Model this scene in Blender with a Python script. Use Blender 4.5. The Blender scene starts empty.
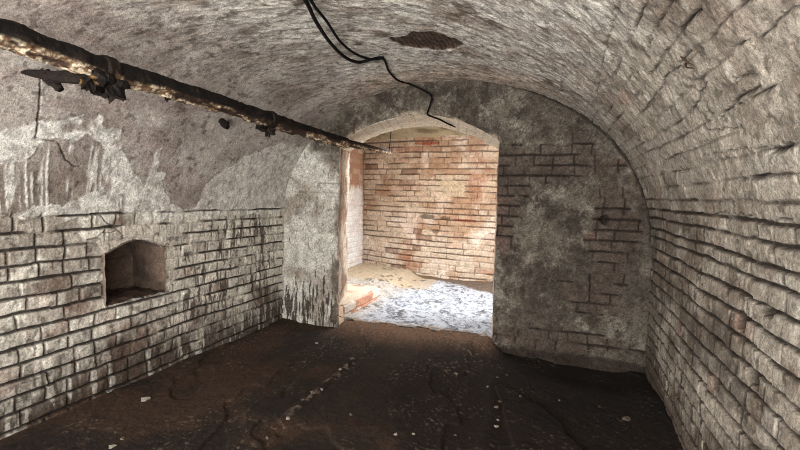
import bpy, math
import numpy as np
from mathutils import Vector, Matrix

C = bpy.context.scene.collection
SC = bpy.context.scene

# ------------------------------------------------------------------ noise
def _h(ix, iy, seed):
    n = (ix.astype(np.int64) * 374761393 + iy.astype(np.int64) * 668265263 + seed * 1442695041) & 0xFFFFFFFF
    n = ((n ^ (n >> 13)) * 1274126177) & 0xFFFFFFFF
    n = ((n ^ (n >> 16)) * 2246822519) & 0xFFFFFFFF
    n = n ^ (n >> 15)
    return (n & 0xFFFFFF).astype(np.float64) / 16777216.0

def vn(u, v, seed=0):
    """value noise 0..1"""
    iu = np.floor(u); iv = np.floor(v)
    fu = u - iu; fv = v - iv
    fu = fu * fu * (3 - 2 * fu); fv = fv * fv * (3 - 2 * fv)
    a = _h(iu, iv, seed); b = _h(iu + 1, iv, seed)
    c = _h(iu, iv + 1, seed); d = _h(iu + 1, iv + 1, seed)
    return (a * (1 - fu) + b * fu) * (1 - fv) + (c * (1 - fu) + d * fu) * fv

def fbm(u, v, octv=4, seed=0, gain=.5):
    """about -1..1"""
    t = np.zeros_like(u, dtype=float); amp = 1.; tot = 0.
    for k in range(octv):
        t += amp * (vn(u * 2 ** k + 17.3 * k, v * 2 ** k - 9.1 * k, seed + k) * 2 - 1)
        tot += amp; amp *= gain
    return t / tot * 1.6

def ss(a, b, x):
    t = np.clip((x - a) / (b - a), 0, 1)
    return t * t * (3 - 2 * t)

def lin(r, g, b):
    f = lambda c: (c / 255 / 12.92) if c / 255 <= .04045 else ((c / 255 + .055) / 1.055) ** 2.4
    return np.array([f(r), f(g), f(b)])

def mix(a, b, t):
    t = np.clip(t, 0, 1)
    if t.ndim == 1: t = t[:, None]
    return a * (1 - t) + b * t

# ------------------------------------------------------------------ masonry
def masonry(u, v, V, seed, lens=((.125, .6), (.25, .4)), wob=.006, step=0.):
    """joint distances and brick ids; V = sorted bed-joint positions"""
    V = np.asarray(V)
    vw = v + wob * fbm(u * 1.1, v * 1.3, 2, seed + 50) + .0028 * fbm(u * 11, v * 9, 2, seed + 51)
    uw = u + .007 * fbm(u * 7, v * 7, 2, seed + 52)
    if step: vw = vw + step * (_h(np.floor(u * 5.3 + .37 * np.floor(v * 11)), np.floor(v * 3.9), seed + 53) - .5)
    row = np.clip(np.searchsorted(V, vw) - 1, 0, len(V) - 2)
    lo = vw - V[row]; hi = V[row + 1] - vw
    rng = np.random.RandomState(seed)
    du = np.zeros_like(u); bid = np.zeros_like(u); fu = np.zeros_like(u)
    umin, umax = u.min() - .6, u.max() + .6
    for r in range(len(V) - 1):
        b = [umin - rng.rand() * .25]
        while b[-1] < umax:
            l = lens[0][0] if rng.rand() < lens[0][1] else lens[1][0]
            b.append(b[-1] + l * (1 + (rng.rand() - .5) * .22))
        b = np.array(b)
        m = row == r
        if not m.any(): continue
        k = np.clip(np.searchsorted(b, uw[m]) - 1, 0, len(b) - 2)
        d0 = uw[m] - b[k]; d1 = b[k + 1] - uw[m]
        du[m] = np.minimum(d0, d1); bid[m] = r * 1000 + k; fu[m] = d0 / (d0 + d1) - .5
    fv = lo / (lo + hi) - .5
    jr = np.where(lo < hi, row, row + 1)
    rnd = lambda sd: _h(bid, bid * 0 + 3, seed * 7 + sd)
    return dict(dv=np.minimum(lo, hi), du=du, bid=bid, fu=fu, fv=fv, jr=jr, row=row, rnd=rnd, top=hi < lo)

def groove(d, w, soft):
    return 1 - ss(w, w + soft, d)

# ------------------------------------------------------------------ mesh out
def grid_faces(nu, nv, keep=None):
    i = np.arange(nu - 1)[:, None] * nv + np.arange(nv - 1)[None, :]
    f = np.stack([i, i + nv, i + nv + 1, i + 1], -1).reshape(-1, 4)
    if keep is not None: f = f[keep.reshape(-1)]
    return f

def make_mesh(name, P, F, col, mat, flip=False, kind='structure', parent=None, smooth=True):
    used = np.zeros(len(P), bool); used[F.reshape(-1)] = True
    idx = np.cumsum(used) - 1
    P = P[used]; F = idx[F]
    if col is not None: col = col[used]
    if flip: F = F[:, ::-1]
    me = bpy.data.meshes.new(name)
    n = F.shape[1]
    me.vertices.add(len(P)); me.vertices.foreach_set('co', P.astype(np.float32).ravel())
    me.loops.add(F.size); me.loops.foreach_set('vertex_index', F.astype(np.int32).ravel())
    me.polygons.add(len(F))
    me.polygons.foreach_set('loop_start', np.arange(0, F.size, n, dtype=np.int32))
    me.update(calc_edges=True)
    me.polygons.foreach_set('use_smooth', np.full(len(F), smooth))
    if col is not None:
        a = me.color_attributes.new('albedo', 'FLOAT_COLOR', 'POINT')
        c4 = np.ones((len(P), 4), np.float32); c4[:, :3] = np.clip(col, 0.003, .95)
        a.data.foreach_set('color', c4.ravel())
    me.materials.append(mat)
    o = bpy.data.objects.new(name, me); C.objects.link(o)
    if kind: o['kind'] = kind
    if parent: o.parent = parent
    return o

# ------------------------------------------------------------------ materials
def masonry_mat(name, grain=90, lo=.72, hi=1.22, bump=.0035, rough=.93, spec=.25, pit=.62):
    m = bpy.data.materials.new(name); m.use_nodes = True
    nt = m.node_tree; N = nt.nodes; L = nt.links
    b = N['Principled BSDF']; b.inputs['Roughness'].default_value = rough
    b.inputs['Specular IOR Level'].default_value = spec
    at = N.new('ShaderNodeAttribute'); at.attribute_name = 'albedo'
    tc = N.new('ShaderNodeTexCoord')
    n1 = N.new('ShaderNodeTexNoise'); n1.inputs['Scale'].default_value = grain
    n1.inputs['Detail'].default_value = 6; n1.inputs['Roughness'].default_value = .75
    L.new(tc.outputs['Object'], n1.inputs['Vector'])
    mr = N.new('ShaderNodeMapRange'); mr.inputs['From Min'].default_value = .34; mr.inputs['From Max'].default_value = .66
    mr.inputs['To Min'].default_value = lo; mr.inputs['To Max'].default_value = hi
    L.new(n1.outputs['Fac'], mr.inputs['Value'])
    n2 = N.new('ShaderNodeTexNoise'); n2.inputs['Scale'].default_value = grain * 2.1
    n2.inputs['Detail'].default_value = 3; n2.inputs['Roughness'].default_value = .6
    L.new(tc.outputs['Object'], n2.inputs['Vector'])
    m2 = N.new('ShaderNodeMapRange'); m2.inputs['From Min'].default_value = .36; m2.inputs['From Max'].default_value = .47
    m2.inputs['To Min'].default_value = pit; m2.inputs['To Max'].default_value = 1.06
    L.new(n2.outputs['Fac'], m2.inputs['Value'])
    mu = N.new('ShaderNodeMath'); mu.operation = 'MULTIPLY'
    L.new(mr.outputs['Result'], mu.inputs[0]); L.new(m2.outputs['Result'], mu.inputs[1])
    vm = N.new('ShaderNodeVectorMath'); vm.operation = 'SCALE'
    L.new(at.outputs['Color'], vm.inputs[0]); L.new(mu.outputs['Value'], vm.inputs['Scale'])
    L.new(vm.outputs['Vector'], b.inputs['Base Color'])
    bp = N.new('ShaderNodeBump'); bp.inputs['Distance'].default_value = bump; bp.inputs['Strength'].default_value = 1
    L.new(n1.outputs['Fac'], bp.inputs['Height']); L.new(bp.outputs['Normal'], b.inputs['Normal'])
    return m

M_shell = masonry_mat('limewashed brick masonry', 85, .62, 1.33, .006)
M_end = masonry_mat('grey lime render', 80, .5, 1.45, .007)
M_far = masonry_mat('red brick masonry', 60, .75, 1.2, .004)
M_soil = masonry_mat('dark trodden soil', 40, .55, 1.5, .012, .9, .3)
M_pale = masonry_mat('pale dusty rubble floor', 45, .72, 1.2, .012)
M_rust = masonry_mat('rusted scaly iron', 60, .45, 1.6, .006, .75, .2)
M_stone = masonry_mat('pale stone', 60, .8, 1.15, .004)

def simple_mat(name, rgb, rough=.6, scale=80, var=.3, metal=0.):
    m = bpy.data.materials.new(name); m.use_nodes = True
    nt = m.node_tree; N = nt.nodes; L = nt.links
    b = N['Principled BSDF']; b.inputs['Roughness'].default_value = rough; b.inputs['Metallic'].default_value = metal
    n = N.new('ShaderNodeTexNoise'); n.inputs['Scale'].default_value = scale; n.inputs['Detail'].default_value = 4
    b.inputs['Specular IOR Level'].default_value = .12
    r = N.new('ShaderNodeValToRGB')
    c = lin(*rgb)
    r.color_ramp.elements[0].position = .3; r.color_ramp.elements[0].color = (*(c * (1 - var)), 1)
    r.color_ramp.elements[1].position = .7; r.color_ramp.elements[1].color = (*(c * (1 + var)), 1)
    tc = N.new('ShaderNodeTexCoord'); L.new(tc.outputs['Object'], n.inputs['Vector'])
    L.new(n.outputs['Fac'], r.inputs['Fac']); L.new(r.outputs['Color'], b.inputs['Base Color'])
    bp = N.new('ShaderNodeBump'); bp.inputs['Distance'].default_value = .002
    L.new(n.outputs['Fac'], bp.inputs['Height']); L.new(bp.outputs['Normal'], b.inputs['Normal'])
    return m
M_cable = simple_mat('black rubber', (12, 11, 11), .8)
M_iron = simple_mat('dark wrought iron', (24, 18, 15), .8, 60, .5)
M_wood = simple_mat('weathered twig wood', (70, 52, 42), .85)

# ------------------------------------------------------------------ tunnel profile
XL, XR, ZS, ZT, XC = -2.55, .68, 1.0, 2.28, -.935
D = 3.73                                   # front face of the end wall
def profile():
    N = 4000
    th = np.linspace(0, math.pi, N); c = -np.cos(th); s = np.abs(np.sin(th))
    x = np.where(c < 0, XC - (XC - XL) * np.abs(c) ** (2 / 2.2), XC + (XR - XC) * np.abs(c))
    z = np.where(c < 0, ZS + (ZT - ZS) * s ** (2 / 2.2), ZS + (ZT - ZS) * s)
    zz = np.linspace(-.3, ZS, 200, endpoint=False)
    x = np.r_[np.full(200, XL), x, np.full(200, XR)]; z = np.r_[zz, z, zz[::-1]]
    sl = np.r_[0, np.cumsum(np.hypot(np.diff(x), np.diff(z)))] - .3
    return x, z, sl
PX, PZ, PS = profile()
S_R0 = PS[-1] - .3                         # arc length where the right wall meets z = 0
def prof(s):
    x = np.interp(s, PS, PX); z = np.interp(s, PS, PZ)
    e = .02
    dx = np.interp(s + e, PS, PX) - np.interp(s - e, PS, PX); dz = np.interp(s + e, PS, PZ) - np.interp(s - e, PS, PZ)
    l = np.hypot(dx, dz) + 1e-9
    return x, z, dz / l, -dx / l            # position, inward normal (x,z)

# bed joints in arc length: level courses on the walls, ring courses on the vault
V_left = [1.149 - .083 * k for k in range(18)][::-1]
V_crown = list(np.arange(1.232, 4.45, .083))
V_right = [4.495, 4.572, 4.638, 4.71, 4.785, 4.85, 4.92, 4.982, 5.052, 5.13, 5.21, 5.29, 5.36, 5.427, 5.508, 5.568]
V_low = [5.568 + .0825 * k for k in range(1, 19)]
VJ = np.array(V_left + V_crown + V_right + V_low)

def blob(y, s, cy, cs, ry, rs, seed, rag=.35, edge=.25):
    d = np.hypot((y - cy) / ry, (s - cs) / rs) + rag * fbm(y * 9, s * 9, 4, seed)
    return 1 - ss(1 - edge, 1 + edge, d)

def stroke(y, s, pts, w, seed, rag=.006, soft=None):
    """distance mask along a polyline of (y,s)"""
    d = np.full_like(y, 9.)
    yy = y + rag * fbm(y * 14, s * 14, 3, seed); sv = s + rag * fbm(y * 14, s * 14, 3, seed + 9)
    for (a, b), (c, e) in zip(pts[:-1], pts[1:]):
        L2 = (c - a) ** 2 + (e - b) ** 2 + 1e-9
        t = np.clip(((yy - a) * (c - a) + (sv - b) * (e - b)) / L2, 0, 1)
        d = np.minimum(d, np.hypot(yy - a - t * (c - a), sv - b - t * (e - b)))
    return 1 - ss(w * .6, w * 1.3 if soft is None else w + soft, d)

def inpoly(y, s, pts):
    r = np.zeros(y.shape, bool)
    n = len(pts)
    for i in range(n):
        a, b = pts[i]; c, e = pts[(i + 1) % n]
        cond = ((b > s) != (e > s))
        with np.errstate(divide='ignore', invalid='ignore'):
            xi = (c - a) * (s - b) / (e - b + 1e-12) + a
        r ^= cond & (y < xi)
    return r

NI = dict(y0=1.875, y1=2.30, z0=.595, zs=.905, za=.975)     # niche in the left wall
def niche_top(y):
    t = np.clip((y - NI['y0']) / (NI['y1'] - NI['y0']), 0, 1)
    return NI['zs'] + (NI['za'] - NI['zs']) * (1 - np.abs(2 * t - 1.0) ** 1.6) - .0 * t

def shell(y, s):
    """height towards the room and albedo of the tunnel lining at (y, arc length)"""
    B = masonry(y, s, VJ, 11, ((.128, .72), (.24, .28)), .008, .007)
    left = 1 - ss(1.10, 1.20, s)
    right = ss(4.35, 5.15, s)
    rlow = ss(5.2, 5.45, s)
    crown = (1 - left) * (1 - right)
    big = fbm(y * 1.3, s * 1.3, 3, 1); med = fbm(y * 6, s * 6, 4, 2); fin = fbm(y * 28, s * 28, 4, 3, .65)
    # ---- joints
    jn = vn(y * 3.1, B['jr'] * 5.7, 21) * .6 + vn(y * 9, B['jr'] * 3.3, 22) * .4
    zone_l = ss(1.19, 1.14, s)
    # smooth plaster fades over the wall near the top, round the niche and in thick limewash
    thick = np.clip(.5 + .9 * fbm(y * 2.2, s * 2.2, 3, 31), 0, 1)
    aH = zone_l * (.010 + .014 * jn) * (1 - .6 * ss(1.9, 2.3, y) * ss(.56, .36, jn)) * (1 - .75 * ss(.45, .8, thick) * (1 - ss(2.6, 3.0, y)) * ss(.8, 1.1, s))
    nich = ss(1.78, 1.86, y) * ss(2.56, 2.46, y) * ss(.55, .6, s) * np.maximum(ss(.0, .03, s - niche_top(y) + .02) * ss(.15, .10, s - niche_top(y) + .02 * fbm(y * 8, s * 8, 3, 32)), ss(1.0, .93, s) * ss(2.29, 2.31, y) * ss(2.5, 2.4, y + .05 * fbm(y * 8, s * 8, 3, 34)))
    aH = aH * (1 - .8 * nich)
    aH += (1 - zone_l) * (1 - ss(4.2, 4.6, s)) * .0035 * ss(.45, .7, jn) * (.3 + .7 * ss(2.4, 3.4, s))
    aH += ss(4.35, 4.6, s) * (1 - rlow) * (.0030 + .0045 * ss(.5, .8, jn))
    aH += rlow * (.007 + .012 * ss(.2, .75, jn))
    wH = .0022 + .0036 * jn * (zone_l * (1 - .5 * ss(1.9, 2.4, y)) + rlow) + .0010
    gH = groove(B['dv'], wH, .006)
    vn_ = vn(B['bid'] * 1.7, B['bid'] * .3 + 4, 24)
    aV = aH * (.12 + .45 * ss(.45, 1, vn_)) * (1 - .6 * rlow) + (rlow * .45 + zone_l * .8 * ss(2.0, 1.7, y) + zone_l * .3) * .010 * ss(.1, .45, vn_)
    gV = groove(B['du'], .0018 + .0025 * vn_ * (.5 + .5 * rlow), .007)
    h = -np.maximum(aH * gH, aV * gV)
    # pillow the bricks, tilt them, push them in and out
    amp_b = zone_l * 1.0 + rlow * 1.0 + .45 * (right * (1 - rlow)) + .10 * crown
    r1, r2, r3 = B['rnd'](1), B['rnd'](2), B['rnd'](3)
    k_b = 1 - .45 * rlow
    h += amp_b * k_b * ((r1 - .5) * .008 + (r2 - .5) * .007 * B['fu'] * 2 + (r3 - .4) * .008 * (1 - .5 * rlow) * B['fv'] * 2)
    h -= amp_b * .003 * (1 - .7 * rlow) * (np.abs(B['fv'] * 2) ** 6)
    # chipped bricks
    chip = ss(.55, .8, fbm(y * 16, s * 16, 3, 35) * .5 + .5) * (zone_l + rlow)
    h -= chip * .004
    h += .010 * big + .0022 * med + .0014 * fin
    # flaky streaked coats on the vault
    ang = .9
    a1 = y * math.cos(ang) + s * math.sin(ang); a2 = -y * math.sin(ang) + s * math.cos(ang)
    flake = fbm(a1 * 9, a2 * 30, 4, 41, .6)
    fl = crown * ss(2.2, 2.9, s) + .5 * right * (1 - rlow)
    h += fl * (.0028 * flake + .0025 * ss(.1, .35, flake))
    # long open joints on the right-hand haunch
    crk = [([(1.78, 4.49), (3.35, 4.547)], .004, .012), ([(1.55, 4.572), (1.76, 4.569)], .006, .022),
           ([(1.40, 4.639), (1.79, 4.637)], .004, .016), ([(1.36, 4.711), (1.56, 4.704)], .007, .026),
           ([(1.10, 4.79), (1.5, 4.775), (1.9, 4.762), (2.56, 4.792)], .005, .018),
           ([(1.08, 4.866), (1.48, 4.838), (1.99, 4.916)], .005, .018), ([(1.32, 4.935), (1.52, 4.911)], .006, .025),
           ([(1.2, 4.99), (1.56, 4.977), (1.80, 4.98)], .006, .02), ([(1.67, 5.057), (1.97, 5.008)], .005, .018),
           ([(1.45, 5.129), (2.17, 5.09)], .004, .015), ([(1.45, 5.132), (1.58, 5.141)], .011, .035),
           ([(1.54, 5.212), (1.80, 5.211)], .010, .035), ([(1.84, 5.212), (1.88, 5.21)], .010, .03),
           ([(1.58, 5.355), (2.15, 5.352), (2.61, 5.362), (3.7, 5.375)], .005, .02),
           ([(1.44, 4.963), (1.62, 4.967)], .009, .03), ([(1.80, 5.29), (1.86, 5.295)], .012, .04),
           ([(2.4, 5.145), (2.76, 5.14)], .004, .014)]
    open_ = np.zeros_like(y)
    for i, (p, w, dd) in enumerate(crk):
        g = stroke(y, s, p, w * .62, 60 + i, .009) * ss(.22, .42, vn(y * 9, s * 3, 160 + i))
        h -= .7 * dd * g; open_ = np.maximum(open_, g * min(1, dd / .02))
    # missing brick pieces on the right wall
    for (cy, cs, ry, rs) in ((1.79, 5.665, .06, .022), (1.97, 5.505, .035, .02), (1.98, 5.755, .05, .03),
                             (2.2, 6.08, .05, .022), (1.86, 5.93, .045, .025)):
        g = blob(y, s, cy, cs, ry, rs, int(cy * 100), .5)
        h -= .035 * g; open_ = np.maximum(open_, g)
    ck = fbm(a1 * 16, a2 * 16, 4, 155, .55); ckl = ss(.035, .0, np.abs(ck)) * ss(.5, .7, vn(y * 5, s * 5, 156)) * (crown * ss(2.3, 2.8, s) + .6 * right * (1 - rlow))
    h -= .005 * ckl; open_ = np.maximum(open_, .55 * ckl)
    # ---- missing bricks at the crown
    hole = blob(y, s, 2.76, 3.43, .155, .20, 71, .22, .16)
    rows = np.abs(np.sin(s * math.pi / .03))
    h -= hole * (.016 + .005 * rows + .006 * fbm(y * 10, s * 40, 3, 72))
    # ---- plaster surface on the left haunch
    plz = (1 - zone_l) * (1 - ss(2.3, 2.9, s))
    pl_edge = ss(1.146, 1.17, s + .02 * fbm(y * 9, s * 9, 3, 33)) * (1 - ss(1.72, 1.9, y))
    h += .008 * pl_edge * (1 - ss(1.3, 2, s))
    cr = stroke(y, s, [(1.37, 1.93), (1.406, 1.811), (1.422, 1.714), (1.468, 1.63), (1.464, 1.558), (1.554, 1.549), (1.628, 1.461), (1.70, 1.43)], .0028, 80, .012)
    cr = np.maximum(cr, .8 * stroke(y, s, [(1.80, 1.155), (1.86, 1.13), (1.93, 1.09), (1.97, 1.05), (2.0, 1.02)], .003, 82, .012))
    cr = np.maximum(cr, .8 * stroke(y, s, [(1.97, 1.05), (1.88, 1.03), (1.80, .99)], .0025, 83, .012))
    h -= .012 * cr
    # limewash run thick: white arch patches (real thick coats)
    A = [(1.20, 1.46), (1.318, 1.543), (1.443, 1.625), (1.547, 1.689), (1.648, 1.728), (1.757, 1.725), (1.869, 1.668), (1.979, 1.538), (2.064, 1.374), (2.2, 1.25), (2.2, 1.14), (1.45, 1.14), (1.50, 1.19), (1.60, 1.21), (1.74, 1.27), (1.84, 1.31), (1.86, 1.38),
         (1.85, 1.45), (1.82, 1.52), (1.77, 1.565), (1.70, 1.60), (1.60, 1.56), (1.50, 1.545), (1.47, 1.49), (1.42, 1.44), (1.2, 1.40)]
    yw = y + .03 * fbm(y * 9, s * 9, 4, 91); sw = s + .03 * fbm(y * 9, s * 9, 4, 92)
    wa = inpoly(yw, sw, A).astype(float)
    A2 = [(2.52, 1.10), (2.60, 1.20), (2.68, 1.34), (2.81, 1.491), (3.034, 1.64), (3.317, 1.76), (3.5, 1.82), (3.8, 1.8), (3.8, 1.1)]
    wa2 = inpoly(yw, sw, A2).astype(float)
    A3 = [(2.10, 1.1), (2.12, 1.42), (2.14, 1.58), (2.2, 1.59), (2.19, 1.42), (2.27, 1.43), (2.29, 1.31), (2.36, 1.22), (2.50, 1.17), (2.55, 1.1)]
    wa3 = inpoly(yw, sw, A3).astype(float)
    runs_n = vn((y + .12 * s) * 70, s * 1.6, 95)
    runs = ss(.62, .74, runs_n) * ss(1.15, 1.2, s) * (1 - ss(1.52, 1.60, s)) * ss(1.25, 1.35, y) * (1 - ss(1.95, 2.05, y)) * ss(.30, .5, vn(y * 40, s * 7 + 3, 96))
    white = np.clip(np.maximum.reduce([wa * ss(-.55, .1, fbm(y * 17, s * 17, 3, 94) + .25), wa2 * .75, wa3 * .8, runs]), 0, 1)
    h += .0025 * white
    # ---------------- albedo
    lime = lin(202, 196, 184); grey = lin(160, 151, 140); brown = lin(120, 103, 92); dark = lin(62, 49, 41)
    white_c = lin(214, 211, 203); joint = lin(34, 27, 22); brickc = lin(126, 98, 83)
    col = np.tile(grey, (len(y), 1))
    # left wall bricks
    br = (B['rnd'](5) - .5)[:, None]
    cl = mix(np.tile(lime, (len(y), 1)), np.tile(brown, (len(y), 1)), ss(-.1, .9, fbm(y * 3, s * 3, 4, 101) + .55 * (r1 - .5) - .6 * ss(2.0, 3.0, y) + .25 * ss(.8, .3, s)))
    cl = cl * (1 + .35 * br)
    cl = mix(cl, brickc, .55 * ss(.92, .96, B['rnd'](6)) * ss(-.2, .4, med))
    str_ = fbm(y * 42, s * 6, 4, 103, .6)                      # vertical washes down the wall
    cl = mix(cl, lin(66, 52, 43), .85 * ss(.12, .42, str_ + .55 * fbm(y * 3.5, s * 2.2, 3, 105) - .22) * (.45 + .55 * ss(1.9, 2.6, y)))
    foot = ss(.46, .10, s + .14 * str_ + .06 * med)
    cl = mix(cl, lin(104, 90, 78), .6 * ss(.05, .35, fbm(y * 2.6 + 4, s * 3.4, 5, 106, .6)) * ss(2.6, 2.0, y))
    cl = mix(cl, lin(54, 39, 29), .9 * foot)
    cl = mix(cl, lime, .6 * foot * ss(.25, .5, fbm(y * 30, s * 5, 3, 104)))
    # plaster haunch
    cp = mix(np.tile(lin(170, 161, 153), (len(y), 1)), lin(144, 134, 126), ss(-.4, .6, fbm(y * 4, s * 4, 4, 110)))
    cp = mix(cp, lin(132, 114, 106), .4 * ss(.2, .7, fbm(y * 2.4 + 5, s * 9, 4, 111)))
    cp = mix(cp, lin(172, 165, 155), .7 * ss(.0, .7, fbm(y * 3, s * 7, 4, 112)) * np.maximum(ss(1.5, 2.2, s), ss(2.0, 2.3, y)))
    cp = mix(cp, lin(108, 96, 86), .7 * ss(1.9, 1.6, y) * ss(1.62, 1.3, s))
    # crown
    cc = mix(np.tile(lin(188, 182, 173), (len(y), 1)), lin(146, 135, 124), ss(-.2, .85, fbm(a1 * 3.2, a2 * 9, 5, 120, .6) + .3 * med))
    cc = mix(cc, lin(86, 70, 58), .8 * ss(.45, .8, fbm(y * 5, s * 5, 4, 121) + .25 * flake))
    cc = mix(cc, lin(196, 193, 185), .6 * ss(.25, .8, fbm(y * 4.5, s * 3.5, 4, 122)))
    cc = mix(cc, lin(168, 142, 120), .55 * ss(3.0, 3.6, y) * ss(2.2, 2.6, s) * ss(4.5, 4.0, s))
    # right
    cr_ = mix(np.tile(lin(164, 155, 142), (len(y), 1)), lin(122, 110, 98), ss(-.3, .8, fbm(y * 5, s * 5, 5, 130)) )
    cr_ = cr_ * (1 + .28 * br)
    cr_ = mix(cr_, lin(140, 118, 102), .5 * ss(.2, .8, fbm(y * 2.2, s * 2.2, 3, 131)))
    cr_ = mix(cr_, lin(190, 183, 172), .5 * ss(.35, .8, fbm(y * 12, s * 12, 4, 132)))
    cr_ = mix(cr_, lin(146, 118, 104), .5 * ss(.975, .985, B['rnd'](8)))
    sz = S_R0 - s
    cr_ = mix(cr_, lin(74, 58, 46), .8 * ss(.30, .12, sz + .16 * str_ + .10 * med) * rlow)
    cr_ = mix(cr_, lin(84, 75, 66), .6 * ss(.05, .35, fbm(y * 2.2, s * 3, 5, 133, .6)) * rlow)
    wl = zone_l; wp = (1 - zone_l) * (1 - ss(2.2, 2.9, s + .25 * big)); wr = ss(4.2, 4.7, s + .15 * big)
    wc = np.clip(1 - wl - wp - wr, 0, 1)
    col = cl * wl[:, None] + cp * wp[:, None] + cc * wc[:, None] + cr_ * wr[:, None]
    col = mix(col, lin(196, 188, 176), .7 * nich)
    col = mix(col, white_c, .92 * white * (.6 + .4 * ss(-.5, .3, fin)))
    # loose dark specks, open mortar, holes
    sp = ss(.62, .75, fbm(y * 24, s * 24, 3, 140))
    col = mix(col, dark, .55 * sp * (1 - .5 * white))
    jm = np.maximum.reduce([gH * ss(.003, .010, aH), .85 * gV * ss(.003, .009, aV), .9 * rlow * groove(B['du'], .004, .006) * ss(.15, .5, vn(y * 9, s * 21, 154))])
    col = mix(col, joint, .92 * jm)
    rz = ss(4.3, 4.6, s) * (1 - rlow)
    fj = np.maximum(groove(B['dv'], .0015, .005), .8 * groove(B['du'], .0015, .005)) * ss(.25, .6, vn(y * 6, s * 9, 157))
    col = mix(col, lin(72, 61, 52), .6 * rz * fj)
    col = mix(col, lin(34, 27, 22), .92 * open_)
    col = mix(col, lin(50, 40, 34), .8 * cr)
    col = mix(col, mix(np.tile(lin(84, 64, 52), (len(y), 1)), lin(46, 34, 28), rows), ss(.15, .5, hole))
    g1 = fbm(y * 75, s * 75, 3, 150, .7); g2 = fbm(y * 95, s * 20, 3, 151, .6); g3 = fbm(y * 22, s * 22, 4, 152, .7)
    g4 = ss(-.25, .25, fbm(a1 * 14, a2 * 46, 4, 158, .6)) - .5
    fz = (crown * ss(1.9, 2.4, s) + .6 * right * (1 - rlow))
    col = mix(col, lin(92, 80, 70), .55 * fz * ss(.30, .5, fbm(a1 * 22, a2 * 60, 3, 159, .6)))
    col = col * np.clip(1 + .34 * g4 * fz + .16 * fin + .22 * g1 + .16 * g3 + .20 * g2 * (rlow + zone_l), .3, 1.8)[:, None]
    # ---- the niche
    nin = (y > NI['y0'] - .004) & (y < NI['y1'] + .004) & (s > NI['z0'] - .004) & (s < niche_top(y) + .004)
    # niche lip: thick pale render round the upper edge
    return h, col, nin, wa

def yspace(y0, y1, d0, d1):
    out = [y0]
    while out[-1] < y1:
        t = (out[-1] - y0) / (y1 - y0); out.append(out[-1] + d0 * (1 - t) + d1 * t)
    out = np.array(out); return y0 + (out - y0) * (y1 - y0) / (out[-1] - y0)

def lining(name, s0, s1, ds):
    ys = np.r_[np.linspace(-1.3, .55, 60)[:-1], yspace(.55, D + .03, .0042, .0078)]
    sv = np.linspace(s0, s1, int((s1 - s0) / ds) + 2)
    Y, S = np.meshgrid(ys, sv, indexing='ij'); Yf = Y.ravel(); Sf = S.ravel()
    h, col, nin, _ = shell(Yf, Sf)
    x, z, nx, nz = prof(Sf)
    # vault springs off the end wall with a small rounded gap
    P = np.stack([x + nx * h, Yf, z + nz * h], -1)
    keep = None
    if s0 < NI['z0'] < s1:
        nn = nin.reshape(Y.shape)
        keep = ~(nn[:-1, :-1] & nn[1:, :-1] & nn[:-1, 1:] & nn[1:, 1:])
    F = grid_faces(len(ys), len(sv), keep)
    return make_mesh(name, P, F, col, M_shell)

lining('wall_left', -.12, 1.149, .0042)
lining('ceiling', 1.149, 5.36, .0058)
lining('wall_right', 5.36, S_R0 + .12, .0045)

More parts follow.
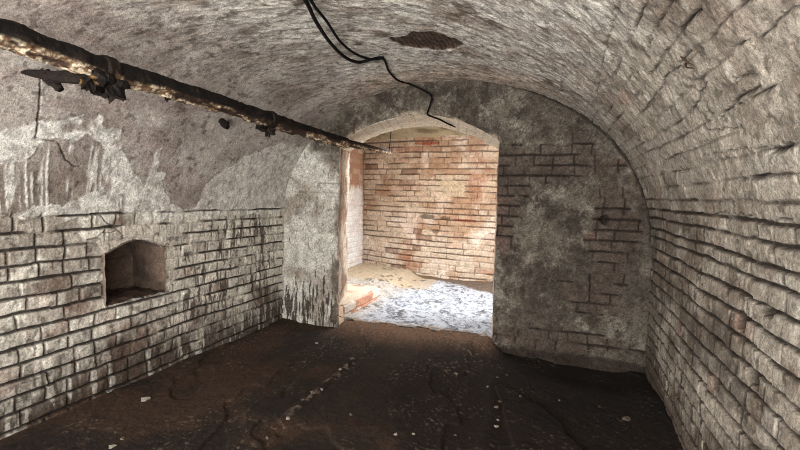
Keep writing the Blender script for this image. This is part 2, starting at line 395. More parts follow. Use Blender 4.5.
# niche: a box recess with its own back, sides, sill and little arch
def niche():
    P = []; F = []; Cc = []; base = 0
    dep = .33
    th = .0
    def patch(fn, nu, nv, seed, tone):
        nonlocal base
        a, b = np.meshgrid(np.linspace(0, 1, nu), np.linspace(0, 1, nv), indexing='ij'); a = a.ravel(); b = b.ravel()
        p, uv = fn(a, b)
        n = fbm(uv[0] * 8, uv[1] * 8, 4, seed)
        P.append(p); F.append(grid_faces(nu, nv) + base); base += len(p)
        n2 = fbm(uv[0] * 30, uv[1] * 30, 3, seed + 5)
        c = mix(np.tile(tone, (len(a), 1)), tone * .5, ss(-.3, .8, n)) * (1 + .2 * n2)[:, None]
        Cc.append((c, uv, n))
    y0, y1, z0 = NI['y0'], NI['y1'], NI['z0']
    xf = XL + .015
    def back(a, b):
        y = y0 + (y1 - y0) * a; zt = niche_top(y); z = z0 - .01 + (zt - z0 + .02) * b
        B = masonry(y, z, np.arange(.5, 1.1, .083), 300)
        g = np.maximum(groove(B['dv'], .002, .006), .5 * groove(B['du'], .002, .006))
        d = .012 * g * ss(.4, .6, vn(y * 6, z * 20, 301)) + .006 * fbm(y * 14, z * 14, 3, 302)
        return np.stack([xf - dep - .02 - d + .05 * a, y, z], -1), (y, z)
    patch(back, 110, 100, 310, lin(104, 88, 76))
    def side(ya, sgn, sd, tone):
        def f(a, b):
            x = xf - (dep + .03) * a
            zt = niche_top(np.full_like(a, ya)); z = z0 - .01 + (zt - z0 + .02) * b
            d = .006 * fbm(x * 14, z * 14, 3, sd)
            return np.stack([x, ya + sgn * (d + .0), z], -1), (x + 3, z)
        patch(f, 50, 80, sd, tone)
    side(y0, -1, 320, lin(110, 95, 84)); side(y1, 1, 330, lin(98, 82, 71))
    def sill(a, b):
        y = y0 + (y1 - y0) * a; x = xf - (dep + .03) * b
        return np.stack([x, y, z0 + .012 * fbm(x * 16, y * 16, 3, 340) + .015 * b], -1), (x, y)
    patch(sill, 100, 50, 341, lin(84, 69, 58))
    def top(a, b):
        y = y0 + (y1 - y0) * a; x = xf - (dep + .03) * b
        return np.stack([x, y, niche_top(y) + .004 * fbm(x * 16, y * 16, 3, 350)], -1), (x, y)
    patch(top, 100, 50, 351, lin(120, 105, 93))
    cols = [c for c, _, _ in Cc]
    # pale limewash smear running down the back of the niche
    c, uv, n = Cc[0]
    sm = 1 - ss(.012, .03, np.abs(uv[0] - 2.045 - .02 * fbm(uv[1] * 6, uv[1] * 0, 2, 360)) + .012 * n)
    cols[0] = mix(c, lin(168, 158, 145), .8 * sm * ss(.66, .74, uv[1]))
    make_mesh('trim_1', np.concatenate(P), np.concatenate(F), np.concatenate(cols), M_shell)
niche()

# ------------------------------------------------------------------ end wall with arched doorway
DX0, DX1, AZS, AZT = -1.945, -.465, 1.757, 2.007
_hw = (DX1 - DX0) / 2; _r = (_hw ** 2 + (AZT - AZS) ** 2) / (2 * (AZT - AZS)); _cx = (DX0 + DX1) / 2; _cz = AZT - _r
def outline(t, sl=0., sr=0.):
    """t 0..1: up the left jamb, over the arch, down the right jamb"""
    x0 = DX0 - sl; x1 = DX1 - sr; zb = -.12
    hw = (x1 - x0) / 2; r = (hw ** 2 + (AZT - AZS) ** 2) / (2 * (AZT - AZS)); cz = AZT - r; cx = (x0 + x1) / 2
    th0 = math.asin(hw / r)
    lj = AZS - zb; la = 2 * th0 * r; T = 2 * lj + la; d = t * T
    th = -th0 + (d - lj) / r
    x = np.where(d < lj, x0, np.where(d < lj + la, cx + r * np.sin(th), x1))
    z = np.where(d < lj, zb + d, np.where(d < lj + la, cz + r * np.cos(th), AZS - (d - lj - la)))
    nx = np.where(d < lj, 1., np.where(d < lj + la, -np.sin(th), -1.))
    nz = np.where(d < lj, 0., np.where(d < lj + la, -np.cos(th), 0.))
    rag = .004 + .009 * fbm(d * 7, d * 0 + 2, 4, 201) * np.where(d < lj, 1.3, np.where(d < lj + la, .35, .5))
    return x + nx * rag, z + nz * rag, nx, nz, d

V_end = np.array([-.35 + .0835 * k for k in range(0, 40)]) - .012
def endwall(x, z):
    B = masonry(x, z, V_end, 211, ((.148, .8), (.25, .2)))
    med = fbm(x * 6, z * 6, 4, 212); fin = fbm(x * 28, z * 28, 4, 213, .65); big = fbm(x * 1.5, z * 1.5, 3, 214)
    pier = ss(DX0 + .03, DX0 - .03, x)
    e = np.zeros_like(x)
    def ex(cx, cz, rx, rz, sd, w=1.): return w * blob(x, z, cx, cz, rx, rz, sd, .45, .2)
    for i, a in enumerate([(.02, 1.585, .36, .15), (-.36, 1.50, .17, .20), (-.40, 1.15, .09, .32), (.42, 1.08, .19, .30),
                           (.30, .55, .26, .14), (.55, 1.45, .10, .05), (-.1, .14, .7, .07), (.45, .80, .12, .18), (.2, .2, .3, .05)]):
        e = np.maximum(e, ex(*a, 220 + i))
    e = e * (1 - pier)
    jn = vn(x * 3.5, B['jr'] * 5.1, 231)
    aH = e * (.004 + .016 * ss(.25, .7, jn)) + (1 - e) * .004 * ss(.72, .85, jn) * (1 - pier)
    gH = groove(B['dv'], .0025 + .003 * jn * e, .007)
    vv = B['rnd'](4); aV = e * (.006 + .012 * ss(.3, .8, vv)); gV = groove(B['du'], .0025, .007)
    h = -np.maximum(aH * gH, aV * gV) + e * (.010 * (B['rnd'](1) - .5)) - .006 * e
    h += .012 * big + .004 * med + .0022 * fin
    # holes and knocks
    hole = blob(x, z, .352, 1.130, .045, .040, 240, .45, .25)
    h -= .05 * hole
    kn = blob(x, z, -.03, 1.19, .06, .06, 241, .5, .4) + blob(x, z, -.17, .68, .03, .04, 242, .5, .4) + blob(x, z, .15, 1.33, .05, .02, 243, .5, .4)
    kn = np.clip(kn, 0, 1); h -= .008 * kn
    foot = ss(.18, .10, z + .02 * med) * (1 - pier); h += .018 * ss(.14, .125, z + .008 * med) * (1 - pier)
    crk = stroke(x, z, [(-.475, 1.90), (-.478, 1.78)], .003, 250) + stroke(x, z, [(-1.78, 2.0), (-1.80, 1.90), (-1.79, 1.84)], .014, 251)
    crk = np.clip(crk, 0, 1); h -= .008 * crk
    # albedo
    col = mix(np.tile(lin(98, 91, 81), (len(x), 1)), lin(60, 53, 46), ss(-.5, .6, fbm(x * 6, z * 6, 6, 260, .75)))
    col = mix(col, lin(134, 127, 116), .55 * ss(.05, .6, fbm(x * 9 + 3, z * 9, 6, 261, .8)))
    ck = np.abs(fbm(x * 13, z * 13, 5, 268, .65)); col = mix(col, lin(46, 39, 34), .6 * ss(.03, .0, ck))
    col = mix(col, lin(62, 55, 48), .6 * ss(.05, .3, fbm(x * 2.4 + 8, z * 2.0, 5, 269, .6)))
    col = mix(col, lin(78, 67, 59), .7 * e)
    col = mix(col, lin(104, 78, 70), .5 * e * ss(.95, .97, B['rnd'](7)))
    col = mix(col, lin(100, 74, 66), .5 * ss(.14, .0, x - DX1) * ss(1.45, 1.2, z) * ss(.75, .9, z) * ss(-.5, .4, med) * (1 - pier))
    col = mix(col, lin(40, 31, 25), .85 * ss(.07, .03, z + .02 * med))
    # whitewashed pier left of the doorway
    pw = mix(np.tile(lin(178, 174, 165), (len(x), 1)), lin(138, 129, 118), ss(-.2, .8, fbm(x * 6, z * 6, 4, 262) + .2 * fin))
    pr = fbm(x * 52, z * 6, 4, 263, .65)
    pw = mix(pw, lin(50, 40, 33), .92 * ss(.0, .25, pr + .9 * ss(.75, .15, z) - .75))
    pw = mix(pw, lin(96, 84, 74), .85 * ss(.11, .03, DX0 - x + .05 * med) * ss(.25, .6, fbm(x * 9, z * 5, 3, 264) + .45))
    pw = mix(pw, lin(98, 88, 78), .8 * ss(1.50, 1.66, z + .5 * (x + 1.95) * -1 * 0 + .08 * fbm(x * 8, z * 8, 4, 265)) * ss(-2.22, -2.08, x + .05 * med))
    hatch = np.maximum(gH * 1.0, 0) * ss(.6, .8, jn) * ss(.9, 1.3, z)
    pw = mix(pw, lin(90, 80, 70), .6 * hatch)
    edge = ss(1.66, 1.72, z + .0 * x)                # pier coat stops at the arch springing
    col = mix(col, pw, pier * (1 - edge * ss(-2.35, -2.2, x)))
    band = ss(.05, .0, np.hypot((x - _cx), (z - _cz)) - _r) * (z > AZS - .02) * ss(-.4, .2, med)
    col = mix(col, lin(176, 162, 142), .75 * band)
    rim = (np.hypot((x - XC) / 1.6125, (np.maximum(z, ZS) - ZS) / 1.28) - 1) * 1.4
    col = mix(col, lin(34, 28, 24), .85 * ss(-.022, -.008, rim + .006 * fbm(x * 12, z * 12, 3, 267)) * (x > -.6) * ss(.9, 1.1, z))  # shadow of the gap along the vault, painted as a dark line
    col = mix(col, lin(36, 29, 25), .9 * np.clip(gH * ss(.004, .01, aH) + .9 * gV * ss(.003, .008, aV), 0, 1))
    col = mix(col, lin(40, 32, 28), .85 * hole); col = mix(col, lin(52, 43, 38), .6 * kn)
    col = mix(col, lin(66, 48, 42), .8 * crk)
    rustn = ss(.62, .8, fbm(x * 20, z * 20, 3, 266)); col = mix(col, lin(70, 58, 50), .5 * rustn * (1 - .4 * pier))
    g1 = fbm(x * 65, z * 65, 3, 270, .7); g3 = fbm(x * 20, z * 20, 4, 271, .7)
    return h, col * np.clip(1 + .15 * fin + .30 * g1 + .25 * g3, .3, 1.9)[:, None]

def end_wall():
    st = .0062
    xs = np.arange(XL - .03, XR + .04, st); zs = np.arange(-.12, ZT + .05, st)
    X, Z = np.meshgrid(xs, zs, indexing='ij'); x = X.ravel().copy(); z = Z.ravel().copy()
    def inside(x, z): return (x > DX0) & (x < DX1) & ((z < AZS) | (np.hypot(x - _cx, z - _cz) < _r))
    ins = inside(x, z).reshape(X.shape)
    cells = ins[:-1, :-1] & ins[1:, :-1] & ins[:-1, 1:] & ins[1:, 1:]
    keep = ~cells
    # verts inside the opening but used by a kept cell move onto the outline
    ox, oz, _, _, _ = outline(np.linspace(0, 1, 2600))
    usedv = np.zeros(X.shape, bool)
    for a in (slice(0, -1), slice(1, None)):
        for b in (slice(0, -1), slice(1, None)): usedv[a, b] |= keep
    near = (usedv & ins).ravel()
    idx = np.where(near)[0]
    for ch in np.array_split(idx, max(1, len(idx) // 400)):
        d = (x[ch][:, None] - ox) ** 2 + (z[ch][:, None] - oz) ** 2
        k = d.argmin(1); x[ch] = ox[k]; z[ch] = oz[k]
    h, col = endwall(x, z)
    # outside the vault the wall is hidden masonry: trim it
    sx = np.interp(np.clip(z, ZS, ZT), PZ[200:200 + 4000][:2000], PX[200:2200])
    P1 = np.stack([x, D - h, z], -1); F1 = grid_faces(len(xs), len(zs), keep)
    # reveals and soffit, splayed, 0.66 deep
    nt, nw = 620, 80
    T, W = np.meshgrid(np.linspace(0, 1, nt), np.linspace(0, 1, nw), indexing='ij'); t = T.ravel(); w = W.ravel()
    x0, z0, nx, nz, d = outline(t); x1, z1, *_ = outline(t, .225, .085)
    # the left jamb runs only part way back before it splays
    px = x0 * (1 - w) + x1 * w; pz = z0 * (1 - w) + z1 * w; py = D + .66 * w
    Bq = masonry(w * .66, d, np.arange(-1, 6, .083), 271)
    g = np.maximum(groove(Bq['dv'], .002, .006) * .007, groove(Bq['du'], .002, .006) * .004) * ss(.4, .7, vn(py * 9, d * 9, 276))
    dd = -g + .006 * fbm(py * 8, d * 8, 3, 272) + .006 * (Bq['rnd'](1) - .5); fade = ss(0, .04, w)
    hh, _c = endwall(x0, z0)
    px += nx * dd * fade; pz += nz * dd * fade; py = np.where(w < .001, D - hh, py)
    n = fbm(py * 6, d * 6, 4, 273)
    cj = mix(np.tile(lin(188, 176, 160), (len(t), 1)), lin(140, 118, 102), ss(-.3, .7, n))
    cj = mix(cj, lin(150, 100, 82), .6 * ss(.4, .8, fbm(py * 9, d * 4, 4, 274)) * (d < 1.2))
    soff = (z0 > AZS - .03)
    cj = mix(cj, lin(222, 210, 190), .85 * soff)
    cj = mix(cj, lin(110, 94, 80), .4 * g / .007 * (d > 1.9))
    cj = cj * (1 + .12 * fbm(py * 30, d * 30, 3, 275))[:, None]
    P2 = np.stack([px, py, pz], -1); F2 = grid_faces(nt, nw) + len(P1)
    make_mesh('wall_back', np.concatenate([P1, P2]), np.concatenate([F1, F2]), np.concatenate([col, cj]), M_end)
end_wall()

# ------------------------------------------------------------------ floors
def floor_z(x, y):
    z = .010 * fbm(x * 1.6, y * 1.6, 3, 401) + .004 * fbm(x * 7, y * 7, 4, 402) + .0022 * fbm(x * 30, y * 30, 3, 403)
    door = ss(DX0 - .02, DX0 + .12, x) * ss(DX1 + .12, DX1 - .05, x)
    z = z + .105 * ss(D - .42, D - .02, y + .03 * fbm(x * 5, y * 5, 2, 404)) * door
    z = z - .034 * ss(-.42, .1, x) * ss(3.15, 3.5, y)                      # hollow under the right part of the end wall
    z = z + .014 * np.exp(-((x + 1.42 + .015 * fbm(y * 3, y * 0, 2, 405)) / .02) ** 2) * ss(1.9, 2.2, y) * ss(3.2, 3.0, y)
    z = z + .016 * np.exp(-((x + .32 + .05 * fbm(y * 2, y * 0 + 5, 2, 406)) / .05) ** 2) * ss(3.3, 3.0, y)
    z = z + .03 * ss(-2.2, -2.55, x) + .02 * ss(.45, .66, x)
    # broken crust edges
    cr = fbm(x * 2.2 + y * .8, y * 1.2, 4, 407); z = z + .012 * ss(.0, .06, cr) - .006
    return z

def soil():
    ys = np.r_[np.linspace(-1.3, 1.2, 80)[:-1], yspace(1.2, D + .02, .006, .008)]; xs = np.arange(XL - .03, XR + .04, .0075)
    X, Y = np.meshgrid(xs, ys, indexing='ij'); x = X.ravel(); y = Y.ravel(); z = floor_z(x, y)
    n = fbm(x * 3, y * 3, 5, 410, .6); f = fbm(x * 24, y * 24, 4, 411, .65)
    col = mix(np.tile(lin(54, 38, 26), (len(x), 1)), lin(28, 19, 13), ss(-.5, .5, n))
    col = mix(col, lin(17, 11, 8), .85 * ss(-.95, -.7, x + .55 * fbm(x * 1.7, y * 1.1, 5, 415, .6)))  # shade over the right of the floor, put into the soil colour
    col = mix(col, lin(84, 66, 50), .35 * ss(.6, .85, f) * ss(-.1, .5, n))
    tr = np.exp(-((x + 1.42) / .025) ** 2) * ss(2.0, 2.3, y) * ss(3.15, 3.0, y); col = mix(col, lin(130, 116, 102), .75 * tr * ss(.15, .5, fbm(x * 30, y * 30, 3, 412)))
    col = mix(col, lin(17, 12, 9), .0 * ss(-.42, -.1, x) * ss(3.0, 3.45, y))
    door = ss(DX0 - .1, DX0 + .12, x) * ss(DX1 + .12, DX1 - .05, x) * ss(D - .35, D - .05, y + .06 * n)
    col = mix(col, lin(104, 80, 62), .8 * door)  # light spilling from the doorway, painted as paler soil
    grit = ss(.80, .84, vn(x * 70, y * 70, 413)) * ss(.5, .75, vn(x * 5, y * 5, 414)); col = mix(col, lin(112, 98, 84), .5 * grit)
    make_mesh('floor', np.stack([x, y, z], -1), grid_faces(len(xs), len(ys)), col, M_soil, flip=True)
soil()

def rear_y(x): return 5.97 + .12 * np.minimum(np.abs(x + 1.2), 2.) ** 2
def lane():
    xs = np.arange(-3.0, 2.3, .012); ys = np.arange(D + .0, 6.7, .012)
    X, Y = np.meshgrid(xs, ys, indexing='ij'); x = X.ravel(); y = Y.ravel()
    t = ss(.9, .0, rear_y(x) - y)
    z = .10 + .04 * t + .012 * fbm(x * 5, y * 5, 4, 421) + .006 * fbm(x * 22, y * 22, 3, 422)
    lump = ss(.3, .6, fbm(x * 11, y * 11, 3, 423)); z = z + .014 * lump * ss(.25, .5, rear_y(x) - y)
    # slope of debris beyond the ledge
    z = z + .08 * ss(-1.80, -2.0, x) * ss(4.5, 4.8, y)
    z = np.where((y > D + .66) | ((x > DX0 - .14) & (x < DX1 + .14)), z, z)
    f = fbm(x * 14, y * 14, 4, 424, .6)
    col = mix(np.tile(lin(176, 180, 186), (len(x), 1)), lin(104, 106, 112), ss(-.1, .7, fbm(x * 26, y * 26, 4, 428, .7))) * (1 + .12 * f)[:, None]
    col = mix(col, lin(176, 160, 136), .8 * ss(.1, .0, np.maximum(x + 1.55, 5.3 - y)) + .6 * ss(-1.6, -2.0, x))
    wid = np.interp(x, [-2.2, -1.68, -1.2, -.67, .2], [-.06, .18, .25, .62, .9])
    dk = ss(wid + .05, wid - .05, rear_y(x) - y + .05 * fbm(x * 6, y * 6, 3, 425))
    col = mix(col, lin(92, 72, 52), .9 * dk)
    col = mix(col, lin(70, 62, 56), .7 * ss(.68, .72, vn(x * 26, y * 26, 426)) * ss(.5, .7, vn(x * 4, y * 4, 427)))
    col = mix(col, lin(148, 124, 98), .8 * ss(D + .10, D + .0, y + .05 * f))
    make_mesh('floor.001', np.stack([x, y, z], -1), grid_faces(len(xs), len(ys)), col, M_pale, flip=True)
lane()

# ------------------------------------------------------------------ the passage beyond the doorway
def far_wall():
    xs = np.arange(-2.90, 2.3, .0075); zs = np.arange(.0, 2.20, .0075)
    X, Z = np.meshgrid(xs, zs, indexing='ij'); x = X.ravel(); z = Z.ravel()
    zt = z + .02 * (x + 1.9) * ss(1.6, .2, z)
    B = masonry(x, zt, np.arange(-.3, 2.5, .079), 500, ((.13, .3), (.26, .7)), .009)
    jn = vn(x * 4, B['jr'] * 5.3, 501)
    med = fbm(x * 6, z * 6, 4, 502); fin = fbm(x * 26, z * 26, 3, 503); big = fbm(x * 1.5, z * 1.5, 3, 504)
    sm = blob(x, z, -1.36, 1.42, .17, .13, 505, .4, .3)                     # patch of mortar
    aH = (.006 + .014 * ss(.25, .75, jn)) * (1 - .8 * sm); gH = groove(B['dv'], .002 + .0035 * jn, .008)
    vv = B['rnd'](4); aV = (.002 + .012 * ss(.3, .9, vv)) * (1 - .8 * sm); gV = groove(B['du'], .003, .007)
    miss = ss(.982, .986, B['rnd'](9))
    h = -np.maximum(aH * gH, aV * gV) + .010 * (B['rnd'](1) - .5) - .02 * miss + .010 * big + .003 * med + .0015 * fin
    col = mix(np.tile(lin(190, 175, 156), (len(x), 1)), lin(164, 138, 114), ss(-.4, .6, fbm(x * 2.5, z * 3.5, 4, 506) + .9 * (B['rnd'](5) - .5)))
    col = mix(col, lin(160, 110, 88), .45 * ss(.90, .96, B['rnd'](6)) + .4 * ss(.5, .9, fbm(x * 3 + 9, z * 3, 3, 507)))
    col = mix(col, lin(214, 202, 190), .6 * ss(.1, .7, fbm(x * 4, z * 4, 4, 508) + .5 * ss(-1.6, -2.6, x) * ss(1.2, .3, z)))
    col = mix(col, lin(186, 174, 150), .85 * sm)
    col = mix(col, lin(120, 84, 66), .6 * miss)
    col = mix(col, lin(150, 78, 58), .8 * np.clip(stroke(x, z, [(-1.93, 2.035), (-1.58, 2.03)], .02, 541) + stroke(x, z, [(-1.30, .97), (-1.05, .96)], .022, 542), 0, 1))
    col = mix(col, lin(86, 70, 52), .8 * np.clip(blob(x, z, -1.72, 1.0, .10, .03, 543) + blob(x, z, -1.45, .99, .06, .025, 544) + blob(x, z, -1.60, .80, .05, .03, 545), 0, 1))
    col = mix(col, lin(176, 118, 88), .5 * ss(-.95, -.6, x + .1 * med) * ss(1.75, 1.6, z) * ss(.9, 1.1, z))
    col = mix(col, lin(80, 60, 48), .75 * np.clip(gH * ss(.005, .012, aH) + .9 * gV * ss(.004, .01, aV), 0, 1))
    col = mix(col, lin(150, 120, 98), .4 * ss(.5, .9, fbm(x * 7, z * 7, 3, 509)))
    col = col * np.clip(1 + .15 * fin + .2 * fbm(x * 45, z * 45, 3, 510, .7), .4, 1.6)[:, None]
    make_mesh('wall_far', np.stack([x, rear_y(x) - h, z], -1), grid_faces(len(xs), len(zs)), col, M_far)
far_wall()

def far_left():
    ys = np.arange(4.36, 6.4, .01); zs = np.arange(.0, 2.2, .01)
    Y, Z = np.meshgrid(ys, zs, indexing='ij'); y = Y.ravel(); z = Z.ravel()
    B = masonry(y, z, np.arange(-.3, 2.5, .079), 520, ((.13, .3), (.26, .7)), .008)
    h = -np.maximum(.010 * groove(B['dv'], .003, .007), .006 * groove(B['du'], .003, .007)) + .008 * fbm(y * 3, z * 3, 4, 521)
    lim = ss(1.42, 1.34, z + .05 * fbm(y * 9, z * 9, 4, 522))
    br = mix(np.tile(lin(190, 166, 144), (len(y), 1)), lin(168, 132, 110), ss(.2, .8, B['rnd'](5)))
    col = mix(br, lin(226, 226, 226), lim * (.75 + .25 * ss(-.4, .2, fbm(y * 8, z * 8, 3, 523))))
    make_mesh('wall_far_left', np.stack([-2.85 + h, y, z], -1), grid_faces(len(ys), len(zs)), col, M_far)
far_left()

def passage_vault():
    xs = np.linspace(-2.8, 2.3, 260); ts = np.linspace(0, 1, 90)
    X, T = np.meshgrid(xs, ts, indexing='ij'); x = X.ravel(); t = T.ravel()
    yb = rear_y(x) + .03; y = 4.36 + (yb - 4.36) * t
    z = 2.09 + .26 * np.sin(math.pi * t) ** .8 + .01 * fbm(x * 5, y * 5, 3, 530)
    col = mix(np.tile(lin(168, 156, 128), (len(x), 1)), lin(120, 108, 84), ss(-.3, .6, fbm(x * 5, y * 9, 4, 531)))
    cx, cy = (X[:-1, :-1] + X[1:, 1:]) / 2, (y.reshape(X.shape)[:-1, :-1] + y.reshape(X.shape)[1:, 1:]) / 2
    keep = ~((cx > -2.3) & (cx < .3) & (cy > 4.5) & (cy < 5.12))             # the light shaft
    make_mesh('ceiling.001', np.stack([x, y, z], -1), grid_faces(len(xs), len(ts), keep), col, M_far)
    # the passage side of the wall the doorway is cut in
    xs = np.arange(-2.8, 2.3, .03); zs = np.arange(-.1, 2.25, .03)
    X, Z = np.meshgrid(xs, zs, indexing='ij'); x = X.ravel(); z = Z.ravel()
    cx, cz = X[:-1, :-1] + .015, Z[:-1, :-1] + .015
    op = (cx > DX0 - .25) & (cx < DX1 - .02) & ((cz < AZS) | (np.hypot((cx - _cx + .16) * .93, (cz - _cz)) < _r + .02))
    col = np.tile(lin(176, 146, 122), (len(x), 1)) * (1 + .2 * fbm(x * 6, z * 6, 4, 532))[:, None]
    make_mesh('wall_passage', np.stack([x, np.full_like(x, 4.39) + .006 * fbm(x * 6, z * 6, 2, 533), z], -1), grid_faces(len(xs), len(zs), ~op), col, M_far)
    # brick shaft walls above the opening
    P = []; F = []; b = 0
    for (xa, ya, xb, yb_) in ((-2.3, 4.5, .3, 4.5), (.3, 4.5, .3, 5.12), (.3, 5.12, -2.3, 5.12), (-2.3, 5.12, -2.3, 4.5)):
        P += [(xa, ya, 2.2), (xb, yb_, 2.2), (xb, yb_, 2.9), (xa, ya, 2.9)]; F.append([b, b + 1, b + 2, b + 3]); b += 4
    P = np.array(P, float); make_mesh('trim_2', P, np.array(F), np.tile(lin(180, 150, 126), (len(P), 1)), M_far)
passage_vault()

# brick ledge along the left side just inside the doorway
def ledge():
    def face(fn, nu, nv):
        a, b = np.meshgrid(np.linspace(0, 1, nu), np.linspace(0, 1, nv), indexing='ij'); return fn(a.ravel(), b.ravel()), grid_faces(nu, nv)
    P = []; F = []; K = []; base = 0
    x0, x1, y0, y1, zt = -2.84, -1.89, D + .03, 4.70, .222
    def side(a, b):
        y = y0 + (y1 - y0) * a; z = zt * b
        B = masonry(y, z, np.array([-.05, .035, .125, .215, .3]), 600, ((.125, .5), (.25, .5)))
        h = -.012 * np.maximum(groove(B['dv'], .003, .006), .6 * groove(B['du'], .003, .006)) + .012 * (B['rnd'](1) - .5) + .008 * fbm(y * 10, z * 10, 3, 601)
        c = mix(np.tile(lin(206, 196, 184), (len(a), 1)), lin(190, 142, 118), ss(.45, .6, B['rnd'](3) + .25 * fbm(y * 9, z * 9, 3, 602)))
        return np.stack([x1 + h - .02 * ss(.9, 1, b), y, z], -1), c
    def top(a, b):
        y = y0 + (y1 - y0) * b; xa = np.where(y < 4.40, -1.955 - .225 * (y - D) / .66, x0); x = xa + (x1 - .012 - xa) * a
        z = zt + .008 * fbm(x * 9, y * 9, 4, 603) - .02 * ss(.97, 1, a)
        return np.stack([x, y, z], -1), mix(np.tile(lin(200, 184, 164), (len(a), 1)), lin(168, 132, 108), ss(-.1, .7, fbm(x * 6, y * 6, 4, 604)))
    def end(a, b, yy=y1):
        xa = x0 if yy > 4 else -1.955; x = xa + (x1 - xa) * a; z = zt * b
        return np.stack([x, yy + .01 * fbm(x * 9, z * 9, 3, 605), z], -1), np.tile(lin(196, 170, 148), (len(a), 1))
    for fn, nu, nv in ((side, 130, 40), (top, 110, 110), (end, 60, 20), (lambda a, b: end(a, b, y0), 60, 20)):
        (p, c), f = face(fn, nu, nv); P.append(p); K.append(c); F.append(f + base); base += len(p)
    o = make_mesh('brick_ledge', np.concatenate(P), np.concatenate(F), np.concatenate(K), M_far, kind=None)
    o['label'] = 'low brick ledge of pale and orange bricks inside the doorway beside its left jamb'; o['category'] = 'ledge'
ledge()

# ------------------------------------------------------------------ helpers for loose things
def tube(pts, rad, n=10, rough=0., seed=0, seg=None, cap=True):
    """tube through points; returns P, F(quads)"""
    pts = np.array(pts, float)
    # Catmull-Rom resample
    if seg:
        q = np.vstack([2 * pts[0] - pts[1], pts, 2 * pts[-1] - pts[-2]]); out = []; rr = []
        r = np.array(rad if hasattr(rad, '__len__') else [rad] * len(pts), float)
        for i in range(len(pts) - 1):
            p0, p1, p2, p3 = q[i:i + 4]
            for t in np.linspace(0, 1, seg, endpoint=False):
                out.append(.5 * ((2 * p1) + (-p0 + p2) * t + (2 * p0 - 5 * p1 + 4 * p2 - p3) * t * t + (-p0 + 3 * p1 - 3 * p2 + p3) * t ** 3)); rr.append(r[i] * (1 - t) + r[i + 1] * t)
        out.append(pts[-1]); rr.append(r[-1]); pts = np.array(out); rad = np.array(rr)
    else:
        rad = np.array(rad if hasattr(rad, '__len__') else [rad] * len(pts), float)
    T = np.gradient(pts, axis=0); T /= np.linalg.norm(T, axis=1)[:, None] + 1e-9
    up = np.array([0, 0, 1.]) if abs(T[0][2]) < .9 else np.array([1., 0, 0])
    P = []
    for i, p in enumerate(pts):
        a = np.cross(T[i], up); a /= np.linalg.norm(a) + 1e-9; b = np.cross(a, T[i]); up = b
        th = np.arange(n) / n * 2 * math.pi
        P.append(p + rad[i] * (np.cos(th)[:, None] * a + np.sin(th)[:, None] * b))
    P = np.array(P); m = len(pts)
    if rough:
        i = np.arange(m)[:, None] * np.ones(n)[None]; k = np.ones(m)[:, None] * np.arange(n)[None]
        th = k / n * 2 * math.pi
        d = rough * fbm(i * .35 + 9, np.cos(th) * 1.4 + np.sin(th) * 2.3 + 5, 3, seed)
        P += (P - pts[:, None, :]) / rad[:, None, None] * d[..., None]
    P = P.reshape(-1, 3); F = []
    for i in range(m - 1):
        for k in range(n):
            F.append([i * n + k, i * n + (k + 1) % n, (i + 1) * n + (k + 1) % n, (i + 1) * n + k])
    if cap:
        c0 = len(P); P = np.vstack([P, pts[0], pts[-1]])
        for k in range(0, n, 1):
            F.append([c0, (k + 1) % n, k, k]); F.append([c0 + 1, (m - 1) * n + k, (m - 1) * n + (k + 1) % n, (m - 1) * n + (k + 1) % n])
    return P, F

def py_mesh(name, P, F, mat, parent=None, col=None, smooth=True):
    me = bpy.data.meshes.new(name)
    F = [tuple(dict.fromkeys(int(i) for i in f)) for f in F]
    me.from_pydata([tuple(p) for p in P], [], F); me.update()
    for p in me.polygons: p.use_smooth = smooth
    if col is not None:
        a = me.color_attributes.new('albedo', 'FLOAT_COLOR', 'POINT')
        c4 = np.ones((len(P), 4), np.float32); c4[:, :3] = np.clip(col, 0, 1); a.data.foreach_set('color', c4.ravel())
    me.materials.append(mat); o = bpy.data.objects.new(name, me); C.objects.link(o)
    if parent: o.parent = parent
    return o

def tag(o, label, cat, group=None):
    o['label'] = label; o['category'] = cat
    if group: o['group'] = group
    return o

def on_vault(y, s, off):
    s = np.array([s]); y_ = np.array([y]); x, z, nx, nz = prof(s); h = shell(y_, s)[0]
    return (float(x[0] + nx[0] * (h[0] + off)), y, float(z[0] + nz[0] * (h[0] + off)))

